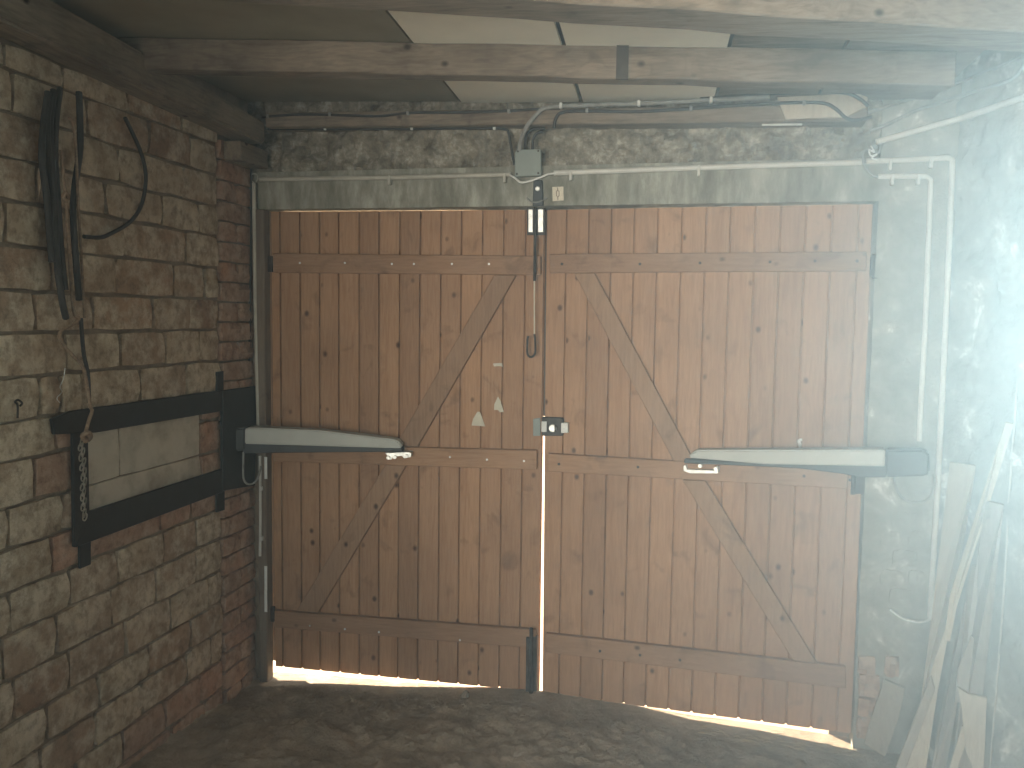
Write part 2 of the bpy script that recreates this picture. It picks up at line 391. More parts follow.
# ------------------------------------------------------------------ double doors
def leaf(name, label, A, B, seams, ytop, ybot, rails, braces, matb):
    A = Vector(A); B = Vector(B); u = (B - A); u.z = 0; u.normalize(); n = Vector((u.y, -u.x, 0))   # n towards the room
    nn = np.array(n)
    def P(px, py, off=0.0): return hit(px, py, A + n * off, nn)
    root = bpy.data.objects.new(name, None); C.objects.link(root); root.location = (A + B) / 2; struct(root, label)
    for s0, s1 in zip(seams[:-1], seams[1:]):
        def X(s, y): (x0, y0), (x1, y1) = s; return x0 + (x1 - x0) * (y - y0) / (y1 - y0)
        def cor(s, yy):
            x = X(s, 400); y = 400
            for _ in range(4): y = yy(x); x = X(s, y)
            return P(x, y)
        TL, TR, BL, BR = cor(s0, ytop), cor(s1, ytop), cor(s0, ybot), cor(s1, ybot)
        for p in (TL, TR): p.z = min(p.z, ZL - .006)
        def sec(a, b):
            w = (b - a).length; e = (b - a) / w; g = .0048
            return [a + e*x - n*d for x, d in ((0,.026),(0,.014),(g*.8,.011),(g,0),(w-g,0),(w-g*.8,.011),(w,.014),(w,.026))]
        bt, tp = sec(BL, BR), sec(TL, TR)
        mb = MB().add(bt + tp, [(i, (i+1) % 8, (i+1) % 8 + 8, i + 8) for i in range(8)] + [tuple(range(8)), tuple(range(15, 7, -1))])
        obj('board', mb, M['door'], root)
    T = .026
    for q in rails:
        obj('rail', MB().prism([P(x, y, T) for x, y in q], -n * (T - .0005)), M['rail'], root, bevel=.003)
    for q in braces:
        obj('brace', MB().prism([P(x, y, T - .002) for x, y in q], -n * (T - .0025)), matb, root, bevel=.003)
    return root, P, n
seL = [((270.3,210),(274.5,668)), ((280,210),(283,640)), ((300,210),(302,640)), ((319.8,210),(320.3,640)), ((338.8,210),(339.8,640)), ((359.6,210),(359.6,640)), ((379.4,210),(378.8,640)),
       ((400.5,210),(398.2,640)), ((420.8,210),(418.2,600)), ((441.7,210),(438.6,600)), ((462.2,210),(458.7,600)), ((483.3,210),(479.3,600)), ((504.7,210),(500.2,600)), ((526.6,210),(520.6,600)), ((545.2,210),(539.6,640))]
seR = [((546.2,208),(542.3,640)), ((567.3,207),(560.6,600)), ((589.7,207),(582.3,600)), ((612.3,206),(604.2,600)), ((635.3,206),(626,600)), ((658.8,206),(648.4,600)), ((683,205),(671.6,600)),
       ((707,205),(693.9,630)), ((731.4,204),(717.3,630)), ((756,204),(741.4,630)), ((781.2,203),(765.2,630)), ((806.6,203),(789.6,630)), ((832.6,202),(815,630)), ((859,202),(840.4,630)), ((873.4,201),(855.4,650))]
lin = lambda x0, y0, x1, y1: (lambda x: y0 + (y1 - y0) * (x - x0) / (x1 - x0))
d1, PL, nL = leaf('door_1', 'left plank door leaf with ledges and a diagonal brace', (-1.80, .028, 0), (-.60, .08, 0), seL, lin(271,209.5,545,207.5), lin(273,666,540,692),
    [[(272.5,253.2),(540.8,256),(540.6,275),(272.8,272.6)], [(273,447),(300,447),(415,445.8),(537,450.5),(536.7,470),(415,464.5),(273.2,462)] if 0 else [(273,444),(537,450.5),(536.7,470),(273.2,461.5)], [(274,610.8),(535.5,630),(535.4,648.5),(274.2,627.7)]],
    [[(494,275.2),(516,275.2),(417.5,446.6),(395,446.2)], [(385,465),(406,465.5),(318,613),(296,611.3)]], M['braceL'])
d2, PR, nR = leaf('door_2', 'right plank door leaf with ledges and a diagonal brace', (-.595, .08, 0), (.622, .028, 0), seR, lin(546,208.5,873,200.5), lin(541,693,848,733),
    [[(549.5,254),(866.8,251.5),(866.5,271),(549.5,273)], [(547,453.5),(848,471.5),(847,489),(547,471.5)], [(545,633.5),(846,667),(846,689),(545,652.5)]],
    [[(574,273.2),(594.5,273),(694.5,462.2),(673.5,461)], [(682.5,480),(705.5,481),(817,663.4),(793,660.6)]], M['braceR'])
def nails(P, n, root, pts, m, r=.0045):
    mb = MB()
    for x, y in pts: mb.disc(P(x, y, .0255), n, r, .003, 7)
    o = obj('nails', mb, m, root); o['kind'] = 'stuff'; return o
nails(PL, nL, d1, [(300,263),(345,263),(392,264),(414,264),(452,264),(489,264),(450,457),(487,459.5),(524,461),(310,625.6),(345,629),(379,632),(460,640)], M['steel'])
nails(PR, nR, d2, [(562,264),(640,264),(700,263),(770,262),(815,261),(857,261),(559,464),(638,467),(804,476),(850,480),(600,651),(640,655),(680,660)], M['iron'], .006)
# hinges: knuckle against each jamb
for (P, n, root, x0, x1, y0, y1) in [(PL, nL, d1, 264, 272, 256, 272), (PR, nR, d2, 872, 883, 254, 279), (PL, nL, d1, 266, 274, 607, 622), (PR, nR, d2, 853, 866, 476, 494)]:
    q = [P(x0, y0, .03), P(x1, y0, .03), P(x1, y1, .03), P(x0, y1, .03)]
    h = obj('hinge', MB().prism(q, -n * .014), M['iron'], root, bevel=.002)
    m_ = (q[0] + q[3]) / 2; 
    obj('knuckle', MB().tube([m_ + Vector((0,0,.035)) + n*.004, m_ + Vector((0,0,-.035)) + n*.004], .008, 8, False), M['iron'], h)
# added strip outside the meeting edge, upper half, blocking light through the seam
a = PL(545, 215, -.03); b = PL(543.5, 416, -.03)
obj('seam_blocker', MB().box((a.x - .03, a.y + .0, b.z), (a.x + .035, a.y + .02, a.z)), M['post'], d1)
# tower bolt at the top with its long pull rod and loop
tb = obj('bolt_plate', MB().prism([PL(527,208,.028), PL(545,208,.028), PL(545,235,.028), PL(527,235,.028)], -nL*.006), M['iron'], d1, label='top bolt with bright guide plates')
for x0, x1 in ((528.5,532.5),(538.2,543)):
    obj('guide', MB().prism([PL(x0,209.5,.034), PL(x1,209.5,.034), PL(x1,232,.034), PL(x0,232,.034)], -nL*.006), M['steel'], tb)
obj('bolt_rod', MB().tube([PL(535.3,207.5,.044), PL(535,240,.044), PL(534.5,281,.044)], .006, 8), M['iron'], tb)
obj('cord', MB().tube([PL(534.2,280,.045), PL(534.4,340,.045)], .0028, 6, False), M['paper'], tb, label='pale pull cord')
obj('pull_loop', MB().tube([PL(534.4,334,.05), PL(535.2,342,.05), PL(535,353,.05), PL(531.3,357,.05), PL(527.5,354,.05), PL(527.3,342,.05), PL(528,336,.05)], .0045, 8), M['iron'], tb)
bb = obj('bottom_bolt', MB().prism([PL(526,637,.03), PL(537,637,.03), PL(536.5,692,.03), PL(525.5,692,.03)], -nL*.022), M['iron'], d1, bevel=.003)
obj('bolt_rod', MB().tube([PL(531.3,628,.04), PL(531,693,.04)], .008, 8, False), M['iron'], bb)
# rim lock
lk = obj('rim_lock', MB().prism([PR(541.5,417,.022), PR(563,418,.022), PR(563,436,.022), PR(541.5,436,.022)], -nR*.022), M['iron'], d2, bevel=.004, label='dark rim lock with white keeps and round brass-like cylinder')
lk['label'] = 'dark rim lock with a bright round cylinder'
obj('lock_edge', MB().prism([PR(541.3,421.5,.028), PR(546.6,421.5,.028), PR(546.6,432,.028), PR(541.3,432,.028)], -nR*.008), M['white'], lk, bevel=.0015)
obj('keep', MB().prism([PR(561,423,.028), PR(567.8,423,.028), PR(567.8,433,.028), PR(561,433,.028)], -nR*.028), M['white'], lk, bevel=.0015)
obj('cylinder', MB().disc(PR(553,428,.02), nR, .016, .012, 20), M['steel'], lk, bevel=.002)
obj('keyway', MB().prism([PR(554.3,424.6,.0335), PR(555.6,424.6,.0335), PR(555.6,431.4,.0335), PR(554.3,431.4,.0335)], -nR*.003), M['iron'], lk)
sp_ = obj('strike_plate', MB().prism([PL(533,419,.012), PL(540.3,418,.012), PL(540.3,436,.012), PL(533,436,.012)], -nL*.012), M['jbox'], d1, bevel=.002, label='dull strike plate opposite the lock')
hk = obj('hook', MB().tube([PR(800,446,.0), PR(800,444,.02), PR(799,441,.026), PR(801.5,439.5,.02)], .006, 8), M['white'], d2, label='small white hook')
# paper scraps on the left leaf
def scrap(pts, label):
    mb = MB().prism([PL(x, y, .0035 + .002 * (i % 2)) for i, (x, y) in enumerate(pts)], -nL*.001)
    tag(obj('paper_scrap', mb, M['paper']), label, 'paper')
scrap([(477.5,411.5),(480,412),(483,420),(485,426.5),(480,426),(471.5,425.5),(473,419)], 'lowest torn paper scrap, wide triangle on the left door leaf')
scrap([(498,396.5),(500.5,401),(503.8,412),(500,412.5),(498,410),(494,410),(494.3,404)], 'narrow upright torn paper scrap on the left door leaf')
scrap([(493,363.5),(502,363),(503,367),(500,366),(494,366.5)], 'tiny paper strip, highest of the scraps on the left leaf')

# ------------------------------------------------------------------ other walls, ceiling
def rwbox(s0, s1, z0, z1, t=.3):
    return MB().prism([RW(s0, z0), RW(s1, z0), RW(s1, z1), RW(s0, z1)], -WN * t)
def rw_face(s0, s1, z0, z1, ns, nz, amp, seed):
    mb = MB(); n = ns + 1; vs = []
    for j in range(nz+1):
        for i in range(ns+1):
            s = s0 + (s1-s0)*i/ns; zz = z0 + (z1-z0)*j/nz
            f = noise.fractal((s*6, zz*6, seed), .9, 2.1, 5)
            d = amp * (.5 * f + (.9 if f > .12 else 0.0))
            vs.append(RW(s, zz, .002 + max(0, d)))
    rim = list(range(n)) + [j*n+ns for j in range(1, nz+1)] + [nz*n+i for i in range(ns-1, -1, -1)] + [j*n for j in range(nz-1, 0, -1)]
    b = len(vs); m = len(rim); vs += [Vector(vs[i]) - WN*.3 for i in rim]
    return mb.add(vs, [(j*n+i, j*n+i+1, (j+1)*n+i+1, (j+1)*n+i) for j in range(nz) for i in range(ns)] + [(rim[i], b+i, b+(i+1)%m, rim[(i+1)%m]) for i in range(m)])
wr = struct(obj('wall_right', rw_face(-.02, WIN[0], -.2, 2.75, 60, 150, .012, 4), M['plaster'], smooth=True), 'pale flaking plaster wall on the right')
obj('pier', rwbox(WIN[1], 6.3, -.2, 2.75), M['plaster'], wr)
obj('sill_wall', rwbox(WIN[0], WIN[1], -.2, WIN[2]), M['plaster'], wr)
obj('window_head', rwbox(WIN[0], WIN[1], WIN[3], 2.75), M['plaster'], wr)
wb = struct(obj('wall_back', MB().box((-1.7, -5.85, 2.05), (.3, -5.6, 2.8)), M['mortar']), 'rear wall around the open entrance')
obj('pier', MB().box((XL - .1, -5.85, -.2), (-1.7, -5.6, 2.8)), M['mortar'], wb)
obj('pier', MB().box((.3, -5.85, -.2), (3.8, -5.6, 2.8)), M['mortar'], wb)
def slab(p, dz): return [(x, y, zu(x) + dz) for x, y in p]
ce = struct(obj('ceiling', MB().prism([(-2.3,-6,2.50),(3.9,-6,2.50),(3.9,.4,2.50),(-2.3,.4,2.50)], (0,0,.15)), M['roof']), 'low boarded ceiling between timber joists')
CH = .10
def cline(a, b):     # joint between two sheets, followed across the room
    p, q = onC(*a, CH), onC(*b, CH); d = (q - p) / (q.y - p.y)
    return lambda y: p.x + d.x * (y - p.y)
c1 = cline((388,12), (460,101)); c2 = cline((558,27), (580,98)); c3 = cline((733,35), (719,88))
def sheet(l, r, m, label, dz=0.0, y0=-5.5, y1=-.02, gap=.006):
    pts = [(l(y0)+gap, y0), (r(y0)-gap, y0), (r(y1)-gap, y1), (l(y1)+gap, y1)]
    return obj('board', MB().prism(slab(pts, CH + dz), (0,0,.012)), m, ce, label=label)
sheet(lambda y: XL, c1, M['ceil'], 'dull beige ceiling sheet')
sheet(c1, c2, M['ceilw'], 'white ceiling sheet', -.004)
sheet(c2, c3, M['ceilw'], 'white ceiling sheet', -.004, gap=.009)
sheet(c3, lambda y: .40, M['beamX'], 'dark bare ceiling board', .004)
sheet(lambda y: .40, lambda y: .80, M['beamX'], 'dark bare ceiling board', .004)

# joists and wall plates
def joist(L, Rr, w, h, label, ext=(0.0, 0.0), mat='beamX'):
    a, b = onC(*L), onC(*Rr); d = (b - a); dl = d / d.x; a = a - dl * ext[0]; b = b + dl * ext[1]
    t = Vector((d.y, -d.x, 0)).normalized() * w          # towards the camera
    n = 24; mb = MB(); vs = []
    for i in range(n + 1):
        p = a.lerp(b, i / n); j_ = lambda k: Vector((0, noise.noise((p.x*4, k, 0))*.008, noise.noise((p.x*5, k, 7))*.006))
        for k, q in enumerate((p, p + t, p + t + Vector((0,0,h)), p + Vector((0,0,h)))): vs.append(q + j_(k * 3.1))
    fs = [(i*4+k, i*4+(k+1)%4, i*4+4+(k+1)%4, i*4+4+k) for i in range(n) for k in range(4)] + [(3,2,1,0), tuple(n*4+k for k in range(4))]
    o = obj('ceiling_joist', mb.add(vs, fs), M[mat], bevel=.004)
    return tag(o, label, 'beam'), a, b, t
j1, a_, b_, t_ = joist((168,75), (900,91), .075, .098, 'weathered ceiling joist between the white sheets, second from the doors', (0.20, .13))
def jpt(px): # distance along the joist
    p = onC(px, 80); return a_ + (b_ - a_) * ((p.x - a_.x) / (b_.x - a_.x))
p, q = jpt(614), jpt(626)
e = Vector((0,0,.004))
obj('strap', MB().prism([p + t_*1.09 - e, q + t_*1.09 - e, q + t_*1.09 + Vector((0,0,.096)), p + t_*1.09 + Vector((0,0,.096))], -t_*.14), M['darkwood'], j1, label='dark strip across the joist')  # dark band across the joist, set slightly proud
joist((240,2), (1000,51), .14, .098, 'heavy ceiling joist along the top of the view, nearest the camera', (.85, .6))
# plate over the doors
yP = -.085
zt0, zt1 = onY(265,112.5,yP), onY(868,104,yP); zb0, zb1 = onY(265,127,yP), onY(868,121,yP)
wpz = [zb0, zb1, zt1, zt0]
wp = tag(obj('wall_plate', MB().prism(wpz, (0, .105, 0)), M['beamX'], bevel=.005), 'grey timber wall plate lying above the lintel and doors', 'beam')
bl = Vector(onY(777,97,yP-.006))
tag(obj('timber_offcut', MB().prism([onY(777,97,yP-.012), onY(858,93,yP-.012), onY(868,97,yP-.012), onY(866,107,yP-.012), onY(846,117,yP-.012), onY(786,119,yP-.012)], (0,.0115,0)), M['lumber_pale'], bevel=.002), 'pale offcut of board under the looping black cables', 'board')
# beam on the left wall
xb = XL + .115
bt0, bt1 = onX(60,4,xb), onX(268,124,xb)
def lz(y, p, q): return p.z + (q.z - p.z) * (y - p.y) / (q.y - p.y)
zl0, zl1 = onX(0,40,XL), onX(240,146,XL)
y0, y1 = -3.0, -.07
fr = [(xb, y0, lz(y0, zl0, zl1)+.004), (xb, y1, lz(y1, zl0, zl1)+.004), (xb, y1, lz(y1, bt0, bt1)), (xb, y0, lz(y0, bt0, bt1))]
tag(obj('wall_beam', MB().prism(fr, (-.112, 0, 0)), M['beamY'], bevel=.008, seg=2), 'dark timber beam along the top of the brick wall', 'beam')
pk = [onX(211,141,XL+.02), onX(251,152,XL+.02)]
tag(obj('timber_packer', MB().prism([(XL+.10, -.24, 2.165), (XL+.10, -.02, 2.165), (XL+.10, -.02, 2.24), (XL+.10, -.24, 2.24)], (-.075,0,0)), M['beamY'], bevel=.004), 'short dark timber block under the end of the left beam', 'block')

# ------------------------------------------------------------------ black steel frame on the left wall
xf = XL + .030
FX = lambda x, y, d=0.0: onX(x, y, xf + d)
fm = thing('mounting_frame', 'black steel mounting frame bolted to the brick wall', 'frame', (XL, -.6, .8))
def fbar(name, pts, d=0.0, t=.013): return obj(name, MB().prism([FX(x, y, d) for x, y in pts], (-t, 0, 0)), M['black'], fm, bevel=.002)
fbar('top_bar', [(52.5,419),(72,411),(226,390),(226,410.5),(97,432.5),(55,434.5)])
fbar('bottom_bar', [(88,512),(224,468.5),(226,491),(76,547.5)])
fbar('upright', [(73.5,433),(88.3,431),(90,516),(75,547.5)], .003)
fbar('plate', [(223,390.5),(257,386),(255,485.5),(223,491)], .004)
fbar('strap', [(217,372),(223.8,371),(223.8,391),(217,392)], -.006, .008)
fbar('strap', [(216.8,491),(225,488),(225,510),(217,512.5)], -.006, .008)
fbar('strap', [(80,543),(91.3,540),(91.3,564.5),(80.5,569)], -.004, .01)

# ------------------------------------------------------------------ motor arms
def arm(name, label, A, B, cover, body, tail, br, bolts, th, loop, grp):
    A = Vector(A); B = Vector(B); u = B - A; u.z = 0; u.normalize(); n = Vector((u.y, -u.x, 0)); nn = np.array(n)
    P = lambda x, y, off=0.0: hit(x, y, A + n*off, nn)
    r = thing(name, label, 'door opener', (A + B) / 2)
    fr = [P(x, y) for x, y in cover]
    obj('cover', MB().prism(fr, -n*th), M['cover'], r, bevel=.006, seg=3, smooth=True)
    obj('body', MB().prism([P(x, y, -.006) for x, y in body], -n*(th-.012)), M['dark'], r, bevel=.003)
    obj('tail_housing', MB().prism([P(x, y, .004) for x, y in tail], -n*(th+.004)), M['dark'], r, bevel=.008, seg=3, smooth=True)
    b = obj('bracket', MB().prism([P(x, y, -.01) for x, y in br], -n*(th*.8)), M['steel'], r, bevel=.001)
    for x, y in bolts: obj('bolt', MB().disc(P(x, y, -.01), n, .0075, .012, 8), M['steel'], b)
    obj('cable', MB().tube([P(x, y, o) for x, y, o in loop], .0045, 8), M['cableg'], r)
    return r
gA = onY(216, 440, -.2); gB = onY(402, 447, -.035)
arm('door_opener', 'grey and black door opener arm across the left leaf', gA, gB,
    [(243.8,429),(250,427.6),(318,430.4),(394,439.5),(400,442.5),(402.3,447.6),(399,448.5),(243.5,444)],
    [(243,443.5),(402,448),(403,452),(330,452.4),(270,453),(243,453.5)], [(216.5,432),(222,428.5),(245,428),(245,451),(222,452),(216.5,449)],
    [(385,453),(408,452),(411.5,453),(411,457),(404,458.5),(402,456),(394,456.5),(391,460),(388,459),(387.5,456)], [(388.5,457.5),(395,457),(406.5,455.8)], .075,
    [(243.5,452,-.01),(243.3,462,.0),(243.5,478,.0),(247.5,484,.0),(254,483,.0),(258.5,476,-.01),(261,466,-.03)], None)
gA = onY(930, 462, -.16); gB = onY(686, 460, -.0)
arm('door_opener', 'grey and black door opener arm across the right leaf', gB, gA,
    [(688.4,457.8),(691,453),(697.5,450.3),(885.5,450),(885.8,466.7),(765,464.5)],
    [(684,459),(765,463),(886,465),(886,477.5),(859,477.5),(843,474),(796,468),(718,464.8),(684,463.5)], [(885,450.2),(924,450),(930,454),(930,473),(926,476.3),(885,477.5)],
    [(683.5,465.5),(686,465),(687,469.5),(715,470.5),(716,466.5),(718.3,466.5),(718,473.5),(690,473.5),(683.5,471)], [(700.5,465.6),(716,468.5)], .075,
    [(894,476,-.03),(895,484,.0),(899,494,.0),(907,501,.0),(920,502.5,.0),(930,497,.0),(934,486,.0),(934,474,-.02)], None)

# ------------------------------------------------------------------ conduits, boxes and cables
def pipe(name, label, pts, r, m, clips=(), smooth=False, cat='conduit', cm='pvc', cn=Vector((0,-1,0))):
    p0 = sum((Vector(p) for p in pts), Vector()) / len(pts)
    if clips:
        t = thing(name, label, cat, pts[0]); obj('tube', MB().tube(pts, r, 10, smooth), M[m], t, smooth=True)
        for c in clips:
            c = Vector(c); obj('clip', MB().box((c.x - .0055, c.y - r - .003, c.z - r - (.016 if r > .008 and cm != 'wire' else .002)), (c.x + .0055, c.y + r, c.z + r + .003)), M[cm], t, bevel=.002)
        return t
    return tag(obj(name, MB().tube(pts, r, 10, smooth), M[m], smooth=True), label, cat)
yc = -.022
P = lambda x, y, d=yc: onY(x, y, d)
pipe('conduit', 'thin dusty conduit running level over the left door leaf', [P(260,179.3), P(400,177.3), P(511,174.5)], .0095, 'pvcd', [P(390,178.6), P(505,176.4)], cm='pvcd')
pipe('conduit', 'white conduit over the right leaf, turning down beside the flaking corner', [P(554,173), P(700,167.6), P(862,162.4)], .0105, 'pvc', [P(571,174), P(699,169)])
pipe('conduit', 'long outer white conduit dropping from the corner bend to knee height', [P(866,161.5), P(949,157.8), P(952.5,160), P(952.5,166), P(944,360), P(937,500), P(930,617)], .0105, 'pvc', [P(890,163), P(931,161), P(951,190), P(943,395)])
pipe('conduit', 'short inner white conduit dropping to the right opener arm', [P(878,176.5), P(926,176), P(931,180), P(930.5,190), P(925,330), P(919,441)], .010, 'pvc', [P(892,178), P(918,178), P(927,290)])
pipe('conduit', 'upright dusty conduit in the left corner above the steel frame', [P(254,183,-.03), P(255.5,300,-.03), P(258.5,426,-.03)], .009, 'pvcd')
pipe('conduit', 'narrow bright conduit low in the left corner below the steel frame', [P(260,456,-.045), P(260.5,520,-.045), P(260,556,-.045)], .006, 'pvc', [P(261.5,488.5,-.045), P(262.5,538.5,-.045)], cm='steel')
pipe('wire_loop', 'pale wire loop at the top of the left corner conduit', [P(253.5,183,-.03), P(251,178,-.03), P(252,174.5,-.03), P(256,174,-.03), P(258,177.5,-.03), P(256,182,-.03)], .0025, 'pvcd', smooth=True, cat='wire')
pipe('cable', 'black cable dropping beside the left corner conduit', [P(243,140,-.03), P(249,155,-.03), P(251.5,176,-.03), P(251.5,230,-.03), P(250,300,-.03), P(249,370,-.03)], .005, 'cable', smooth=True, cat='cable')
pipe('conduit', 'thick white conduit running up the right wall towards the camera', [onRW(872,143,.02) if 0 else P(876,142,-.03), onRW(962,118,.02), onRW(1026,96.5,.02), onRW(1075,80,.02)], .0115, 'pvc')
# junction box
jb = thing('junction_box', 'square grey junction box in the middle above the doors', 'box', onY(527,163,-.03))
obj('body', MB().prism([P(515,150.5,-.045), P(540,149.5,-.045), P(540.3,175,-.045), P(515.2,176.3,-.045)], (0,.045,0)), M['jbox'], jb, bevel=.004, seg=2)
obj('lid', MB().prism([P(514.8,152.5,-.055), P(517,149.6,-.055), P(540.8,149,-.055), P(541,175.5,-.055), P(514.8,176.6,-.055)], (0,.012,0)), M['jbox'], jb, bevel=.002)
for x, y in [(538.3,151),(517,174),(538.3,173.2),(518,151.6)]:
    obj('screw', MB().disc(P(x, y, -.0545), (0,-1,0), .004, .003, 8), M['iron'], jb)
pipe('wire', 'slack white wire bridging the two conduits below the junction box', [P(510,175,-.03), P(515,178,-.045), P(521,182.3,-.05), P(530,181,-.05), P(540,177.5,-.05), P(548,174.3,-.04), P(556,173.2,-.03)], .004, 'wire', smooth=True, cat='wire')
yq = yP - .008
pipe('cable', 'black cable sagging along the middle of the wall plate', [P(262,117,yq), P(300,114.5,yq), P(350,115.5,yq), P(380,116,yq), P(410,113,yq), P(460,112.5,yq), P(505,111,yq), P(560,108,yq)], .005, 'cable', [P(268,116.5,yq), P(330,114.5,yq), P(408,113.3,yq), P(509,111.5,yq)], smooth=True, cat='cable', cm='cableg')
yw = -.04
pipe('cable', 'black cable along the underside of the plate bending down to the junction box', [P(268,129,yw), P(340,129,yw), P(412,128.8,yw), P(470,128.3,yw), P(503,129,yw), P(508.5,133,yw), P(510.5,143,yw), P(512.5,155,-.03), P(514.5,165,-.03)], .005, 'cable', [P(325.5,128.5,yw), P(412,128.5,yw), P(494.5,128.2,yw)], smooth=True, cat='cable', cm='wire')
pipe('cable', 'thick grey cable arching from the junction box up to the wall plate', [P(519.5,151,-.05), P(521,141,-.06), P(526,128,-.1), P(536,115,-.102), P(548,107.5,-.1), P(580,105.5,-.1), P(640,103.5,-.1), P(712,100,-.1), P(770,97.5,-.1)], .0085, 'cableg', [P(561,106,-.1), P(639,103.5,-.1), P(711,100.3,-.1)], smooth=True, cat='cable', cm='wire')
pipe('cable', 'left of two short black cables looping out of the junction box top', [P(525,150,-.045), P(525.5,139,-.045), P(528.5,132,-.05), P(536,128.5,-.06), P(545,129,-.05)], .0055, 'cable', smooth=True, cat='cable')
pipe('cable', 'second short black cable from the junction box, curling under the plate', [P(532.5,150,-.045), P(533,140,-.045), P(536,134,-.05), P(543,131,-.045)], .0055, 'cable', smooth=True, cat='cable')
pipe('cable', 'long black cable from the wall plate swooping over the pale offcut', [P(554,128,-.1), P(556,118,-.1), P(564,112,-.1), P(590,111,-.1), P(640,111.5,-.1), P(700,108,-.1), P(760,104,-.103), P(803,102.5,-.106), P(825,103.5,-.106), P(836,109,-.106), P(846,118,-.104), P(856,120,-.1), P(872,117,-.1)], .006, 'cable', [P(587,110.8,-.1), P(691,108.5,-.1), P(804,103,-.107)], smooth=True, cat='cable', cm='cableg')
pipe('cable', 'upper black cable along the plate bending down behind the pale offcut end', [P(700,99,-.1), P(760,94.5,-.1), P(810,92,-.104), P(845,93,-.106), P(860,99,-.106), P(868,106,-.1)], .006, 'cable', smooth=True, cat='cable')
pipe('conduit', 'stub of white conduit lying on the rubble band', [P(762,124.5,-.05), P(802,123.8,-.05)], .006, 'pvc')
def rwp(x, y, off=.012): return onRW(x, y, off)
pipe('cable', 'upper pale cable rising along the top of the right wall', [P(850,119,-.06), P(866,113,-.06), P(885,107,-.06), P(910,99,-.03), P(944,88,-.02), rwp(972,77.5), rwp(1000,66), rwp(1030,53)], .0065, 'cableg', smooth=True, cat='cable')
pipe('cable', 'lower pale cable on the right wall ending in an upward bend', [P(870,131,-.05), P(890,123,-.05), P(915,111,-.03), P(943,102,-.02), rwp(978,90.5), rwp(1003,82.5), rwp(1012,79), rwp(1020,71), rwp(1026,60)], .0065, 'cableg', smooth=True, cat='cable')
pipe('wire', 'bundle of white wire twisted at the mouth of the right wall conduit', [P(871,146,-.04), P(874,152,-.05), P(869,150,-.05), P(871,156,-.05), P(877,154,-.05), P(872,158,-.05), P(879,160.5,-.045)], .003, 'white', smooth=True, cat='wire')
pipe('cable', 'dark cable curling past the end of the right wall conduit', [P(882,144,-.03), P(878,153,-.04), P(873,149,-.04), P(865,151,-.04), P(863,160,-.045), P(866,169,-.04), P(872,175,-.03), P(879,177,-.025)], .005, 'cableg', smooth=True, cat='cable')
pipe('wire', 'thin white wire curling out of the foot of the outer conduit', [P(930,613,-.022), P(929.5,619,-.025), P(920,622,-.03), P(905,619,-.03), P(896,614,-.03), P(890,609,-.03)], .0045, 'wire', smooth=True, cat='wire')
# sensor below the box and printed label
sn = thing('door_sensor', 'small dark sensor with a pale round button above the meeting edge', 'sensor', onY(537.5,190,-.02))
obj('bracket', MB().prism([P(533.5,180,-.025), P(542,180,-.025), P(543,206,-.025), P(532.5,206,-.025)], (0,.02,0)), M['dark'], sn, bevel=.002)
obj('button', MB().disc(P(537.8,189,-.024), (0,-1,0), .0095, .008, 14), M['steel'], sn, bevel=.002)
obj('cable', MB().tube([P(527,198,-.03), P(531,201.5,-.035), P(538,202,-.038), P(547,198,-.03)], .003, 6), M['cableg'], sn)
lb = thing('label_plate', 'small cream label with a narrow dark symbol on the lintel', 'label', onY(558,194,-.012))
obj('card', MB().prism([P(552.3,187,-.014), P(563.3,186.5,-.014), P(563.6,200.3,-.014), P(552.6,201,-.014)], (0,.006,0)), M['label'], lb)
obj('symbol', MB().tube([P(557.7,187.5,-.0145), P(557.7,190,-.0145), P(556.6,191.5,-.0145), P(556.4,195.5,-.0145), P(557.8,197.3,-.0145), P(557.9,200,-.0145)], .0012, 6, False).tube([P(557.7,190,-.0145), P(559,191.6,-.0145), P(559.1,195.4,-.0145), P(557.8,197.3,-.0145)], .0012, 6, False), M['ink'], lb)

# ------------------------------------------------------------------ ropes, hose and chain on the left wall
def lw(x, y, off=.03): return onX(x, y, XL + off)
rp = thing('rope', 'brown hemp rope hanging in a long loop down the brick wall, knotted at the frame', 'rope', lw(75,92,.06))
obj('strand', MB().tube([lw(69,117,.07), lw(73.5,125,.07), lw(76,150,.06), lw(78,200,.06), lw(81,250,.055), lw(83,285,.05), lw(84.5,318,.05)], .0042, 8), M['rope'], rp)
obj('strand', MB().tube([lw(61,150,.065), lw(63.5,180,.065), lw(66,200,.06), lw(68.5,240,.06), lw(71.5,290,.055), lw(74.5,314,.05), lw(79,318,.05), lw(75,323,.045), lw(60,333,.04), lw(66,348,.04), lw(82,366,.045), lw(86,380,.05), lw(90,405,.06), lw(92,411,.085), lw(89,420,.09), lw(86,431,.09)], .0048, 8, True, .0055), M['rope'], rp)
obj('knot', MB().tube([lw(65,192,.07), lw(68,196,.075), lw(66,200,.07), lw(63,197,.075), lw(66,193,.08), lw(68,199,.07)], .006, 8), M['rope'], rp)
obj('knot', MB().tube([lw(84,433,.09), lw(89,433,.10), lw(90,438,.10), lw(84,439,.10), lw(83,435,.11), lw(88,434,.115), lw(89,439,.10), lw(85,441,.10)], .0075, 8), M['rope'], rp, label='thick knot at the rope end')
ch = thing('chain', 'dull zigzag chain hanging down the black frame below the rope knot', 'chain', lw(83,441,.075))
prev = None
cp = [(82,442),(80.5,447),(83,452),(81,457),(84,462),(82,467),(84.5,472),(83,477),(85,482),(82.5,487),(84,492),(82.5,497),(84.5,502),(83,507),(84.5,513),(85,517)]
lkm = None
